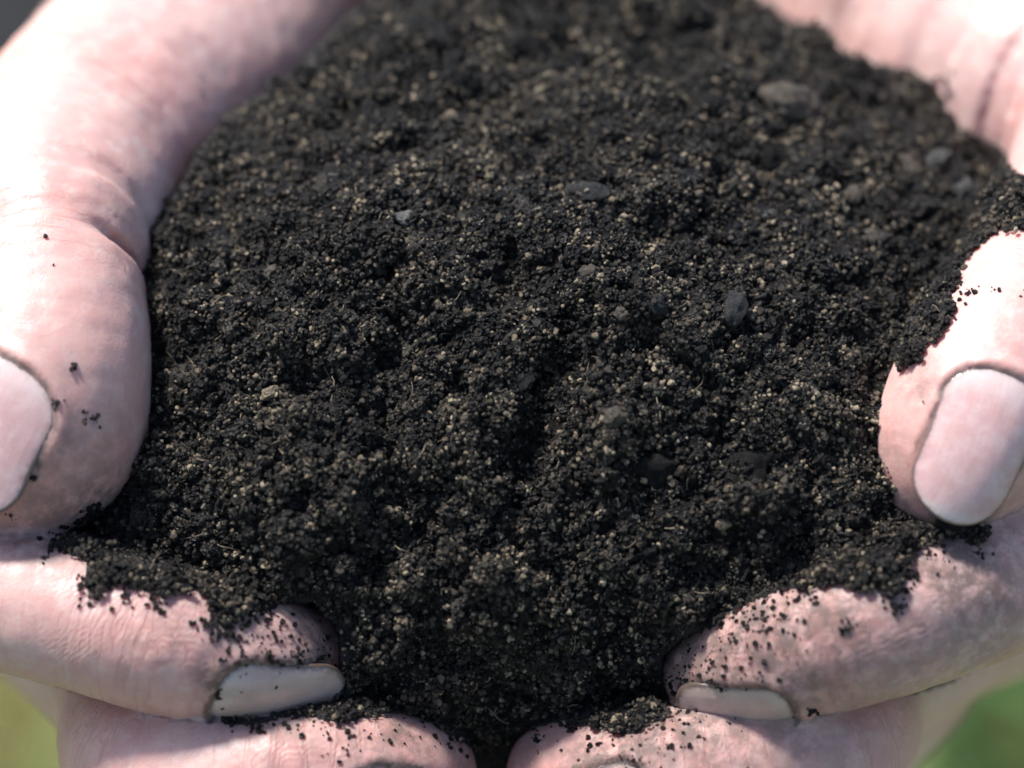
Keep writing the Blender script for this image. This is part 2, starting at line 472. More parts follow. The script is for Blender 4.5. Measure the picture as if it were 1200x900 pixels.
def surface_nets(G, lo, h):
    ins = G < 0
    nx, ny, nz = G.shape
    c = np.zeros((nx - 1, ny - 1, nz - 1), np.int8)
    for dx in (0, 1):
        for dy in (0, 1):
            for dz in (0, 1):
                c += ins[dx:nx - 1 + dx, dy:ny - 1 + dy, dz:nz - 1 + dz]
    I, J, K = np.nonzero((c > 0) & (c < 8))
    idx = np.full(c.shape, -1, np.int32); idx[I, J, K] = np.arange(len(I))
    acc = np.zeros((len(I), 3)); cnt = np.zeros(len(I))
    cor = [(a, b, d) for a in (0, 1) for b in (0, 1) for d in (0, 1)]
    val = {o: G[I + o[0], J + o[1], K + o[2]].astype(float) for o in cor}
    for o in cor:
        for ax in range(3):
            if o[ax]: continue
            o2 = list(o); o2[ax] = 1; o2 = tuple(o2)
            v0, v1 = val[o], val[o2]
            m = (v0 < 0) != (v1 < 0)
            t = np.zeros_like(v0); t[m] = v0[m] / (v0[m] - v1[m])
            pt = np.tile(np.array(o, float), (len(I), 1)); pt[:, ax] = t
            acc[m] += pt[m]; cnt[m] += 1
    V = lo + (np.stack([I, J, K], -1) + acc / cnt[:, None]) * h
    F = []
    for ax in range(3):
        sl0 = [slice(None)] * 3; sl1 = [slice(None)] * 3
        sl0[ax] = slice(0, -1); sl1[ax] = slice(1, None)
        a = ins[tuple(sl0)]; b = ins[tuple(sl1)]
        e = np.stack(np.nonzero(a != b), -1)
        o1, o2 = (ax + 1) % 3, (ax + 2) % 3
        lim = np.array(c.shape)
        ok = (e[:, o1] > 0) & (e[:, o2] > 0) & (e[:, o1] < lim[o1]) & (e[:, o2] < lim[o2])
        e = e[ok]
        flip = a[tuple(e.T)]
        def cell(d1, d2):
            q = e.copy(); q[:, o1] -= d1; q[:, o2] -= d2; return idx[tuple(q.T)]
        q = np.stack([cell(1, 1), cell(0, 1), cell(0, 0), cell(1, 0)], -1)
        q[~flip] = q[~flip][:, ::-1]
        F.append(q)
    F = np.concatenate(F)
    return V, F

def relax(V, F, n=2, lam=0.5):
    for _ in range(n):
        acc = np.zeros_like(V); cnt = np.zeros(len(V))
        for k in range(4):
            for k2 in ((k + 1) % 4, (k - 1) % 4):
                for ax in range(3):
                    acc[:, ax] += np.bincount(F[:, k], V[F[:, k2], ax], len(V))
                cnt += np.bincount(F[:, k], minlength=len(V))
        V = V + lam * (acc / cnt[:, None] - V)
    return V

Z = np.array
# --- hand at the left of the picture
L_thumb = Chain('thumb', [(355, -95, -70, 22), (228, 78, -41, 19.5), (100, 185, -18, 16), (62, 255, -4, 13.4), (58, 320, 4, 11.2), (55, 415, 9, 12.1), (45, 490, 10, 12.7), (27, 528, 11, 10.8)],
                [(4.0, 2.6, 1.1, (1, -0.1, -0.15)), (3.75, 0.5, 0.8, (0.5, 0, 0.8)), (3.2, 0.6, 1.0, (0.9, 0, 0.5)), (2.9, 0.5, 1.0, (0.9, 0, 0.5)), (2.3, 0.9, 1.6, (1, 0, 0.4)), (1.6, 0.7, 1.8, (1, 0, 0.4))])
L_index = Chain('index', [(-150, 470, -34, 12), (-120, 590, -10, 10.5), (-38, 680, 8, 9.2), (40, 706, 13, 8.6), (112, 727, 15, 8.3), (180, 749, 16, 8.15), (230, 762, 16, 7.8), (300, 768, 14, 7.0), (345, 768, 10, 6.0)],
                [(6.0, 0.45, 1.0, (0.0, -0.6, 0.8)), (5.6, 0.3, 0.8, (0.0, -0.6, 0.8)), (2.2, 0.5, 1.2, (0, 0.7, 0.7))])
L_mid = Chain('middle', [(40, 680, -40, 12), (155, 800, -14, 10.3), (172, 890, 6, 9.4), (250, 912, 12, 9), (370, 914, 14, 8.5), (450, 910, 11, 7.9), (490, 906, 7, 6.8)],
              [(4.0, 0.4, 1.0, (0, -0.6, 0.8))])
L_ring = Chain('ring', [(170, 780, -46, 11), (225, 960, -18, 10), (270, 1060, -2, 9), (340, 1075, 4, 8.6), (450, 1075, 5, 8), (520, 1065, 2, 7.2), (550, 1060, 0, 6.4)])
L_litt = Chain('little', [(240, 850, -48, 10), (260, 1080, -26, 8.8), (310, 1180, -12, 8), (380, 1190, -8, 7.4), (470, 1185, -8, 6.9), (520, 1175, -10, 6)])
def palm(sgn):
    X = (lambda x: x) if sgn < 0 else (lambda x: 1200 - x)
    w = P(X(300), -190, -96); fa = P(X(190), -620, -190); fb = P(X(60), -1100, -290)
    kn = [P(X(-150), 470, -36), P(X(40), 670, -44), P(X(170), 770, -48), P(X(250), 830, -50)]
    bs = [P(X(240), -60, -92), P(X(290), 0, -98), P(X(340), 60, -102), P(X(390), 120, -102)]
    out = [(w, 23, fa, 27), (fa, 27, fb, 36)]
    for k, b, r in zip(kn, bs, (11.5, 11.5, 11, 10.5)):
        out.append((k, r, b, 13))
    out.append((bs[0], 15, w, 21)); out.append((bs[3], 14, w, 20))
    out.append((P(X(300), -60, -74), 15, P(X(140), 150, -46), 11))                 # ball of the thumb
    out.append((P(X(60), 210, -32), 8, kn[0], 9))                                    # web to the forefinger
    return out
L_nails = [Nail('thumb', (17, 533, 14), (-0.5, -0.85, 0.1), (-0.52, 0.3, 0.80), 17.5, 15.5, 0.45),
           Nail('index', (331, 795, 14), (0.95, -0.36, -0.12), (0.12, -0.60, 0.80), 14.0, 10.0, 1.0),
           Nail('middle', (470, 914, 12), (0.88, -0.48, -0.1), (0.1, -0.66, 0.74), 13.5, 11, 0.9)]
left = Hand([L_thumb, L_index, L_mid, L_ring, L_litt], palm(-1), L_nails)

# --- hand at the right of the picture
R_thumb = Chain('thumb', [(985, -100, -70, 22), (1165, 58, -41, 19.5), (1315, 155, -21, 15.5), (1290, 250, -8, 12.5), (1228, 348, 2, 11.5), (1172, 440, 10, 11.2), (1126, 512, 12.5, 10.2), (1101, 550, 13, 7.4)],
                [(4.0, 0.5, 1.2, (-1, 0, 0.2)), (1.2, 0.8, 1.8, (-1, -0.5, 0.4)), (1.6, 0.9, 1.6, (-1, -0.5, 0.4)), (0.8, 0.8, 1.6, (-1, -0.5, 0.4))])
R_index = Chain('index', [(1390, 490, -36, 12), (1300, 585, -14, 11), (1168, 663, 6, 10.2), (1085, 705, 13, 9.3), (1010, 735, 16, 8.6), (945, 757, 16, 8.0), (880, 775, 14, 7.0), (835, 789, 10, 5.8)],
                [(5.0, 0.4, 0.9, (0, -0.5, 0.8)), (4.5, 0.45, 0.8, (0.2, 0.3, 0.9)), (4.2, 0.3, 0.7, (0, 0.3, 0.9)), (2.3, 0.4, 1.2, (0, 0, 1))])
R_mid = Chain('middle', [(1160, 680, -42, 12), (1000, 795, -14, 10.5), (972, 868, 4, 9.8), (880, 902, 11, 9.0), (790, 914, 13, 8.5), (710, 915, 11, 7.9), (660, 910, 7, 6.8)],
              [(4.0, 0.4, 1.0, (0, -0.6, 0.8))])
R_ring = Chain('ring', [(1030, 780, -46, 11), (930, 960, -18, 10), (920, 1060, -2, 9), (860, 1075, 4, 8.6), (750, 1075, 5, 8), (680, 1065, 2, 7.2), (650, 1060, 0, 6.4)])
R_litt = Chain('little', [(960, 850, -48, 10), (930, 1080, -26, 8.8), (890, 1180, -12, 8), (820, 1190, -8, 7.4), (730, 1185, -8, 6.9), (680, 1175, -10, 6)])
R_nails = [Nail('thumb', (1117, 521, 17), (-0.36, -0.92, 0.1), (0.40, 0.0, 0.91), 17.8, 10.6, 0.3, 0.85, 0.98),
           Nail('index', (853, 808, 14), (-0.93, -0.40, -0.05), (-0.12, -0.72, 0.68), 12.0, 9.0, 1.0),
           Nail('middle', (698, 914, 12), (-0.88, -0.48, -0.1), (-0.1, -0.66, 0.74), 13.5, 11, 0.9)]
right = Hand([R_thumb, R_index, R_mid, R_ring, R_litt], palm(1), R_nails)

# dust left on the skin: (x, y, reach in mm, strength)
L_dirt = [(330, 800, 8, 0.45), (90, 560, 10, 0.4), (375, 745, 6, 0.9), (300, 730, 8, 0.55), (255, 795, 3, 0.8), (330, 840, 7, 0.6), (60, 640, 5, 0.6), (110, 590, 6, 0.75), (60, 600, 6, 0.6), (75, 520, 4, 0.45), (470, 850, 6, 0.7), (535, 870, 5, 0.6),
          (200, 715, 7, 0.35), (150, 250, 5, 0.3), (420, 880, 5, 0.5), (20, 630, 4, 0.6)]
R_dirt = [(960, 760, 13, 0.5), (1060, 720, 13, 0.5), (1140, 690, 12, 0.55), (880, 770, 10, 0.6), (900, 870, 12, 0.45), (1000, 830, 10, 0.35), (800, 770, 7, 1.0), (850, 755, 7, 0.95), (900, 740, 8, 0.85), (960, 730, 9, 0.75), (1020, 730, 8, 0.5), (940, 790, 7, 0.6), (1120, 660, 9, 0.8), (1160, 690, 6, 0.7), (1180, 640, 6, 0.5), (740, 860, 8, 0.8), (800, 850, 8, 0.8),
          (860, 850, 8, 0.6), (620, 870, 6, 0.5), (1060, 600, 4, 0.6), (1040, 520, 4, 0.35), (1080, 450, 3, 0.5), (1060, 750, 9, 0.4), (690, 880, 6, 0.7)]

def build_hand(H, label, dirts):
    for nl in H.nails:
        ch = [c for c in H.ch if c.name == nl.finger][0]
        nl.fit(lambda p: ch.ev(p))
    H.ready = True
    V, F = H.mesh(0.6)
    V = relax(V, F, 2, 0.45)
    # per-vertex finger coordinates and masks
    best = np.full(len(V), 1e9); fcs = np.zeros((len(V), 3)); ridge = np.zeros(len(V)); wrk = np.zeros(len(V)); red = np.zeros(len(V))
    for c in H.ch:
        for i0 in range(0, len(V), 60000):
            sl_ = slice(i0, i0 + 60000); p = V[sl_]
            d, s_, k, tt = c.raw(p)
            v = p - (c.a[k] + c.ba[k] * tt[:, None]); ax = c.ba[k] / c.len[k][:, None]
            ref = np.array([0, 0, 1.0]); e1 = np.cross(ax, ref); e1 /= np.maximum(np.linalg.norm(e1, axis=1), 1e-6)[:, None]; e2 = np.cross(e1, ax)
            ang = np.arctan2((v * e1).sum(1), (v * e2).sum(1)) * (c.ra[k])
            m = d < best[sl_]
            tmp = best[sl_]; tmp[m] = d[m]
            f = fcs[sl_]; f[m, 0] = s_[m]; f[m, 1] = ang[m]
            near = np.clip(1 - d / 3, 0, 1)
            tip = np.clip((s_ - (c.total - 34)) / 14, 0, 1)
            rg = ridge[sl_]; rg[m] = (tip * near * (0.0 if c.name == 'thumb' else 1.0))[m]
            jj = 0
            for ji in ((2, 5) if c.name == 'index' else (2, 4)):
                s0 = c.s0[min(ji * c.n_per, len(c.s0) - 1)]
                jj = jj + np.exp(-((s_ - s0) / 7.0) ** 2)
            wk = wrk[sl_]; wk[m] = (np.clip(0.10 + 0.9 * jj, 0, 1.0) * (0.5 if c.name == 'thumb' else 1.0))[m]
            rd = red[sl_]; rd[m] = (np.clip((s_ - (c.total - 12)) / 12, 0, 1) * 0.6 * near + 0.35 * np.clip(jj, 0, 1))[m]
    # broad, shallow unevenness of living flesh
    Nv = np.zeros_like(V)
    fn = np.cross(V[F[:, 2]] - V[F[:, 0]], V[F[:, 3]] - V[F[:, 1]])
    for k in range(4):
        for ax in range(3):
            Nv[:, ax] += np.bincount(F[:, k], fn[:, ax], len(V))
    Nv /= np.maximum(np.linalg.norm(Nv, axis=1), 1e-9)[:, None]
    bvh0 = BVHTree.FromPolygons(V.tolist(), F.tolist())
    eye = Vector((0, 0, CAM_D))
    dirt = np.zeros(len(V))
    for x, y, r, st in dirts:
        hit = bvh0.ray_cast(eye, (Vector(P(x, y, 0)) - eye).normalized())[0]
        if hit is None: continue
        dd = np.linalg.norm(V - np.array(hit), axis=1)
        dirt = np.maximum(dirt, st * np.exp(-(dd / r) ** 2))
    rim = np.zeros(len(V)); line = np.zeros(len(V)); clear = np.ones(len(V))
    for nl in H.nails:
        x, y, h = nl.loc(V)
        m = (np.abs(x) < nl.hw + 3) & (y > -3) & (y < nl.L + 3) & (np.abs(h - nl.height(np.clip(x, -nl.hw, nl.hw), np.clip(y, 0, nl.L))) < 1.3)
        r = nl.rho(x, y)
        rim = np.maximum(rim, np.where(m, np.exp(-((r - 0.1) / 0.45) ** 2) * nl.dirt, 0))
        line = np.maximum(line, np.where(m, np.exp(-((r - 0.1) / 0.28) ** 2) * 0.6, 0))
        clear = np.where(m & (r < 1.5), 0, clear)
    dirt = np.clip(dirt + 0.9 * rim, 0, 1.0)
    disp = 0.35 * fbm(V / 9.0, 21, 3) + 0.10 * fbm(V / 2.4, 31, 2)
    V = V + Nv * (disp * clear)[:, None]
    org = W(np.mean(V, 0))
    me = mesh_from('hand', W(V) - org, F)
    set_attr(me, 'fc', fcs, 'FLOAT_VECTOR'); set_attr(me, 'ridge', ridge * clear); set_attr(me, 'wrk', wrk * clear)
    set_attr(me, 'red', red); set_attr(me, 'line', line); set_attr(me, 'dirt', dirt)
    o = link('hand', me, SKIN, None, org); tag(o, label, 'hand', 'pair of cupped hands')
    for nl in H.nails:
        K, A_ = 20, 64
        th = np.linspace(0, 2 * np.pi, A_, endpoint=False)
        lo_ = np.zeros(A_); hi_ = np.full(A_, nl.L * 1.2)
        for _ in range(40):
            md = (lo_ + hi_) / 2; r = nl.rho(md * np.cos(th), nl.L / 2 + md * np.sin(th)); lo_ = np.where(r < 0, md, lo_); hi_ = np.where(r < 0, hi_, md)
        fr = np.linspace(0, 1, K + 1)[1:] ** 0.6
        px = [np.zeros(1)] + [lo_ * f * np.cos(th) for f in fr]; py = [np.full(1, nl.L / 2)] + [nl.L / 2 + lo_ * f * np.sin(th) for f in fr]
        px += [px[-1] * 1.0, px[-1] * 0.985]; py += [py[-1], nl.L / 2 + (py[-1] - nl.L / 2) * 0.985]
        dz = [np.zeros(1)] + [np.full(A_, -0.10 * f ** 8) for f in fr] + [np.full(A_, -0.32), np.full(A_, -0.60)]
        px = np.concatenate(px); py = np.concatenate(py); dz = np.concatenate(dz)
        hz = nl.height(px, py) + dz + 0.05 * fbm(np.stack([px * 0.9, py * 0.25, 0 * px], -1), 9, 2)
        NV = nl.c + px[:, None] * nl.S + (py - nl.L / 2)[:, None] * nl.A + hz[:, None] * nl.Nn
        f4 = []
        nr = K + 2
        for k in range(nr - 1 + 0):
            b0 = 1 + k * A_; b1 = b0 + A_
            for q in range(A_):
                f4.append((b0 + q, b1 + q, b1 + (q + 1) % A_, b0 + (q + 1) % A_))
        me = bpy.data.meshes.new('fingernail')
        faces = [(0, 1 + q, 1 + (q + 1) % A_) for q in range(A_)] + f4
        wv = W(NV) - org
        me.from_pydata(wv.tolist(), [], faces); me.update()
        me.polygons.foreach_set('use_smooth', np.ones(len(me.polygons), bool))
        set_attr(me, 'rho', nl.rho(px, py)); set_attr(me, 'along', py / nl.L); set_attr(me, 'across', px); set_attr(me, 'dirt', np.full(len(px), nl.dirt))
        no = link(nl.finger + '_nail', me, NAIL, o)
    return o, V, F

hl, LV, LF = build_hand(left, 'bare hand on the left cupping the soil, thumb cut off by picture edge', L_dirt)
hr, RV, RF = build_hand(right, 'bare hand on the right cupping the soil, dustier fingers, whole thumb nail in view', R_dirt)
HV = np.vstack([LV, RV]); HF = np.vstack([LF, RF + len(LV)])
bvh = BVHTree.FromPolygons(HV.tolist(), HF.tolist())
EYE = Vector((0, 0, CAM_D))

thumbface = np.zeros(len(HV), bool)
for H_, V_, o_ in ((left, LV, 0), (right, RV, len(LV))):
    d0, s0_, _, _ = H_.ch[0].raw(V_)
    dO = np.min([c.raw(V_)[0] for c in H_.ch[1:]], 0)
    thumbface[o_:o_ + len(V_)] = (d0 < dO) & (s0_ > H_.ch[0].total - (33 if o_ == 0 else 9))
bvh_nt = BVHTree.FromPolygons(HV.tolist(), HF[~thumbface[HF].any(1)].tolist())

def hand_front(x, y):
    """depth w of the skin nearest the viewer along a sight line, and its normal"""
    d = (Vector(P(x, y, 0)) - EYE).normalized()
    h = bvh.ray_cast(EYE, d)
    return (None, None) if h[0] is None else (h[0], h[1])

# ------------------------------------------------------------------ the heap of soil
POLY = np.array([(560, -190), (440, -120), (445, -10), (425, 8), (385, 45), (345, 78), (300, 112), (262, 140), (232, 178), (212, 215), (180, 250), (165, 300), (150, 350), (150, 420), (150, 480), (135, 540), (100, 585), (70, 612), (55, 640), (95, 660),
                 (88, 692), (112, 706), (140, 690), (170, 697), (190, 706), (232, 697), (243, 722), (262, 741), (290, 728), (330, 708), (362, 702), (395, 735), (404, 780), (385, 812), (320, 832), (272, 846), (300, 856), (345, 842), (400, 850),
                 (440, 842), (475, 838), (500, 848), (530, 862), (560, 880), (575, 893), (592, 878), (612, 862), (650, 850), (690, 858), (730, 862), (765, 850), (790, 842), (772, 800), (770, 770), (800, 745), (840, 735), (870, 712), (905, 694),
                 (960, 690), (985, 688), (1010, 700), (1040, 700), (1062, 708), (1066, 670), (1078, 646), (1110, 634), (1150, 642), (1172, 622), (1150, 560), (1095, 545), (1065, 500), (1078, 446), (1085, 410), (1120, 370), (1118, 330), (1140, 300), (1165, 277), (1205, 272), (1240, 250),
                 (1235, 215), (1195, 200), (1165, 170), (1120, 150), (1100, 108), (1075, 82), (1020, 78), (985, 62), (960, 35), (905, 12), (868, -2), (840, -60), (780, -140), (660, -200)], float)

def poly_sd(x, y, poly):
    n = len(poly); d = np.full(x.shape, 1e18); ins = np.zeros(x.shape, bool)
    for i in range(n):
        ax, ay = poly[i]; bx, by = poly[(i + 1) % n]
        ex, ey = bx - ax, by - ay
        t = np.clip(((x - ax) * ex + (y - ay) * ey) / (ex * ex + ey * ey), 0, 1)
        d = np.minimum(d, (x - ax - t * ex) ** 2 + (y - ay - t * ey) ** 2)
        c = ((ay > y) != (by > y)) & (x < ex * (y - ay) / (ey if ey else 1e-9) + ax)
        ins ^= c
    return np.where(ins, -1, 1) * np.sqrt(d)

yk = np.array([-300, -200, -100, 0, 100, 200, 300, 400, 500, 600, 700, 780, 840, 900])
wk = np.array([-70, -50, -34, -21, -10, -1, 6.5, 12, 16, 18, 18, 16, 12, 6])
def heap(x, y):
    w = np.interp(y, yk, wk)
    u = (x - 610) / 10
    fall = np.interp(y, [-300, 0, 300, 600, 750, 900], [30, 26, 13, 9, 11, 8])
    w = w - fall * np.abs(u / 56) ** np.interp(y, [0, 350], [2.3, 4.0])
    q = np.stack([x / 10, y / 10, 0 * x], -1)
    w = w + 3.0 * fbm(q / 12, 41, 2) + 2.3 * fbm(q / 4.5, 43, 2) + 1.0 * fbm(q / 1.7, 47, 2)
    w = w + 4.5 * np.exp(-((x - 600) / 360) ** 2 - ((y - 300) / 240) ** 2)
    # runs and hollows
    w = w - 4.5 * np.exp(-((x - 635 + 0.25 * (y - 480)) / 36) ** 2 - ((y - 500) / 85) ** 2)
    w = w - 3.0 * np.exp(-((x - 580) / 60) ** 2 - ((y - 850) / 90) ** 2)
    w = w + 1.8 * np.exp(-((x - 722) / 40) ** 2 - ((y - 500) / 60) ** 2)
    w = w - 2.6 * np.exp(-((x - 605) / 18) ** 2 - ((y - 320) / 40) ** 2)
    w = w - 2.4 * np.exp(-((x - 460) / 24) ** 2 - ((y - 380) / 60) ** 2)
    return w

STEP = 5.0
gx = np.arange(-20, 1286, STEP); gy = np.arange(-215, 915, STEP)
GX, GY = np.meshgrid(gx, gy, indexing='ij')
SD = poly_sd(GX, GY, POLY)
edge_noise = 7 * fbm(np.stack([GX / 22, GY / 22, 0 * GX], -1), 61, 3)
SDn = SD + edge_noise
HFW = np.full(GX.shape, -999.0); HNT = np.full(GX.shape, -999.0)
for i in range(GX.shape[0]):
    for j in range(GX.shape[1]):
        if SD[i, j] < 130:
            h = hand_front(GX[i, j], GY[i, j])[0]
            if h is not None: HFW[i, j] = h[2]
            h = bvh_nt.ray_cast(EYE, (Vector(P(GX[i, j], GY[i, j], 0)) - EYE).normalized())[0]
            if h is not None: HNT[i, j] = h[2]
HW = heap(GX, GY)
hashand = HFW > -500
HFD = HNT.copy()
for ax_ in (0, 1):
    for st_ in (1, -1):
        HFD = np.maximum(HFD, np.roll(HNT, st_, ax_))
layer = np.clip(-SDn / 28, 0.0, 1.0) * 1.3 + 0.1
inside = SDn < 0
SW = np.where(inside, np.maximum(HW, np.where(HFD > -500, HFD + layer, -999)), np.where(hashand, np.minimum(HW, HFW - 1.2), HW - np.clip(SD, 0, 40) * 0.1))
# ease the step where soil rides over a finger
def blur(a, n=1):
    for _ in range(n):
        a = (a + np.roll(a, 1, 0) + np.roll(a, -1, 0) + np.roll(a, 1, 1) + np.roll(a, -1, 1)) / 5
    return a
SWb = blur(SW, 3)
SW = np.where(inside & (SD < -12), np.maximum(SW, SWb), SW)
keep = inside | (hashand & (SD < 110)) | (SD < 28)

def soil_w(x, y):
    fx = np.clip((x - gx[0]) / STEP, 0, len(gx) - 1.001); fy = np.clip((y - gy[0]) / STEP, 0, len(gy) - 1.001)
    i = fx.astype(int); j = fy.astype(int); a = fx - i; b = fy - j
    return SW[i, j] * (1 - a) * (1 - b) + SW[i + 1, j] * a * (1 - b) + SW[i, j + 1] * (1 - a) * b + SW[i + 1, j + 1] * a * b
def grid_at(G, x, y):
    i = np.clip(np.round((x - gx[0]) / STEP).astype(int), 0, len(gx) - 1); j = np.clip(np.round((y - gy[0]) / STEP).astype(int), 0, len(gy) - 1)
    return G[i, j]

# grains, scattered over the slope
pts, siz, tin = [], [], []
def add(x, y, off, r, t):
    w = soil_w(x, y) + off
    pts.append(PA(x, y, w)); siz.append(r); tin.append(t)
def tints(n, x, y):
    base = 0.335 + 0.25 * np.exp(-((x - 722) ** 2 + (y - 495) ** 2) / 45 ** 2) + 0.26 * fbm(np.stack([x / 60, y / 60, 0 * x], -1), 71, 3) + rng.normal(0, 0.19, n)
    lucky = rng.random(n) + 0.22 * fbm(np.stack([x / 34, y / 34, 0 * x], -1), 79, 2)
    return np.clip(np.where(lucky > 0.99, rng.uniform(0.88, 1.0, n), np.where(lucky > 0.72, rng.uniform(0.48, 0.92, n), base)), 0, 1)
def coarse(x, y):
    return np.clip(0.5 + (x - 600) / 1400 - (y - 330) / 900 + 0.5 * fbm(np.stack([x / 90, y / 90, 0 * x], -1), 75, 2), 0, 1)
def scatter(n, med, sig, lo, hi, offk, margin, lumps=False):
    x = rng.uniform(40, 1250, n); y = rng.uniform(-190, 900, n)
    s = grid_at(SDn, x, y) < margin
    if lumps: s &= rng.random(n) < coarse(x, y) ** 1.6
    s &= rng.random(n) < np.clip((8 - grid_at(SDn, x, y)) / 22, 0.12, 1)
    x, y = x[s], y[s]; n = len(x)
    r = np.clip(med * np.exp(rng.normal(0, sig, n)) * (0.75 + 0.6 * coarse(x, y)), lo, hi)
    r = np.where(grid_at(SDn, x, y) > -15, np.minimum(r, 0.55), r)
    tn = tints(n, x, y); tn = np.where(r > 0.42, np.minimum(tn, 0.25 + 0.4 * rng.random(n)), tn)
    add(x, y, rng.uniform(-0.5, 0.6, n) * r * offk - np.clip(-grid_at(SDn, x, y) / 60, 0, 0.35), r, tn)
scatter(130000, 0.175, 0.33, 0.09, 0.5, 2.2, 6)
scatter(16000, 0.27, 0.35, 0.15, 0.8, 1.8, -2)
scatter(1300, 0.6, 0.35, 0.4, 1.5, 0.6, -22)
scatter(4200, 0.55, 0.33, 0.35, 1.5, 0.9, -24, True)
# crumbs: little clusters of grains stuck together
nc = 12000
cx = rng.uniform(60, 1230, nc); cy = rng.uniform(-180, 890, nc)
s = grid_at(SDn, cx, cy) < -8; cx, cy = cx[s], cy[s]
cr = np.clip(0.56 * np.exp(rng.normal(0, 0.45, len(cx))) * (0.7 + 0.7 * coarse(cx, cy)), 0.3, 2.1)
bx_ = rng.uniform(180, 1190, 620); by_ = rng.uniform(-60, 800, 620); s = (grid_at(SDn, bx_, by_) < -30) & (rng.random(620) < coarse(bx_, by_) * 1.3)
cx = np.concatenate([cx, bx_[s]]); cy = np.concatenate([cy, by_[s]]); cr = np.concatenate([cr, rng.uniform(0.9, 2.6, s.sum())])
for x0, y0, R in zip(cx, cy, cr):
    k = int(6 + 26 * R * R)
    dv = rng.normal(0, 1, (k, 3)); dv /= np.linalg.norm(dv, axis=1)[:, None]; dv[:, 2] = np.abs(dv[:, 2]) * 1.25
    rr = R * rng.uniform(0.55, 1.0, k)
    x = x0 + dv[:, 0] * rr * 10; y = y0 - dv[:, 1] * rr * 10
    w0 = soil_w(np.array([x0]), np.array([y0]))[0]
    pts.append(PA(x, y, w0 + dv[:, 2] * rr * 0.75)); siz.append(np.clip(0.19 * np.exp(rng.normal(0, 0.3, k)), 0.1, 0.4)); tin.append(np.clip(tints(k, np.full(k, x0), np.full(k, y0)) + rng.normal(0.0, 0.10), 0, 0.99))
pts = np.vstack(pts); siz = np.concatenate(siz); tin = np.concatenate(tin)

# crumb shapes (kept out of the scene, instanced by the heap)
def crumb(k):
    bm = bmesh.new(); bmesh.ops.create_icosphere(bm, subdivisions=3 if k >= 6 else 2, radius=1.0)
    V = np.array([v.co for v in bm.verts])
    st = 1 + rng.normal(0, 0.16, 3)
    d = 1 + 0.42 * fbm(V * 1.3 + k * 9.1, 100 + k, 2) + 0.26 * fbm(V * 3.1 + k * 3.3, 140 + k, 2) + (0.2 * fbm(V * 6.0 + k * 1.3, 170 + k, 2) if k >= 6 else 0)
    for v, q, r in zip(bm.verts, V, d): v.co = q * r * st
    me = bpy.data.meshes.new('crumb'); bm.to_mesh(me); bm.free()
    me.polygons.foreach_set('use_smooth', np.full(len(me.polygons), k % 3 != 0))
    me.materials.append(SOIL)
    return bpy.data.objects.new('crumb', me)
CRUMBS = [crumb(k) for k in range(10)]

def crumb_tree():
    g = bpy.data.node_groups.new('soil_grains', 'GeometryNodeTree')
    g.interface.new_socket('Geometry', in_out='INPUT', socket_type='NodeSocketGeometry')
    g.interface.new_socket('Geometry', in_out='OUTPUT', socket_type='NodeSocketGeometry')
    gi = g.nodes.new('NodeGroupInput'); go = g.nodes.new('NodeGroupOutput')
    def at(nm, typ):
        a = g.nodes.new('GeometryNodeInputNamedAttribute'); a.data_type = typ; a.inputs['Name'].default_value = nm; return a.outputs['Attribute']
    g2i = g.nodes.new('GeometryNodeGeometryToInstance')
    for o in CRUMBS[::-1]:
        oi = g.nodes.new('GeometryNodeObjectInfo'); oi.inputs['Object'].default_value = o
        g.links.new(oi.outputs['Geometry'], g2i.inputs[0])
    ip = g.nodes.new('GeometryNodeInstanceOnPoints')
    g.links.new(gi.outputs[0], ip.inputs['Points']); g.links.new(g2i.outputs[0], ip.inputs['Instance'])
    cmpn = g.nodes.new('FunctionNodeCompare'); cmpn.operation = 'GREATER_THAN'; cmpn.data_type = 'FLOAT'
    g.links.new(at('size', 'FLOAT'), cmpn.inputs[0]); cmpn.inputs[1].default_value = 0.0
    g.links.new(cmpn.outputs[0], ip.inputs['Selection'])
    ip.inputs['Pick Instance'].default_value = True
    g.links.new(at('pick', 'INT'), ip.inputs['Instance Index'])
    g.links.new(at('turn', 'FLOAT_VECTOR'), ip.inputs['Rotation'])
    g.links.new(at('size', 'FLOAT'), ip.inputs['Scale'])
    j = g.nodes.new('GeometryNodeJoinGeometry')
    g.links.new(ip.outputs[0], j.inputs[0]); g.links.new(gi.outputs[0], j.inputs[0])
    g.links.new(j.outputs[0], go.inputs[0])
    return g
TREE = crumb_tree()

def grain_object(name, baseV, baseF, p, r, t, mat):
    n0 = len(baseV); n = len(p)
    V = np.vstack([baseV, p]) if n0 else p
    wv = W(V); org = W(p.mean(0))
    me = mesh_from(name, wv - org, baseF)
    set_attr(me, 'size', np.concatenate([np.zeros(n0), r * 0.001])); set_attr(me, 'tint', np.concatenate([np.zeros(n0), t]))
    set_attr(me, 'pick', np.concatenate([np.zeros(n0, int), np.where(r > 0.42, rng.integers(6, len(CRUMBS), n), rng.integers(0, 6, n))]), 'INT')
    set_attr(me, 'turn', np.vstack([np.zeros((n0, 3)), rng.uniform(0, 2 * np.pi, (n, 3))]), 'FLOAT_VECTOR')
    o = link(name, me, mat, None, org)
    md = o.modifiers.new('grains', 'NODES'); md.node_group = TREE
    return o, org

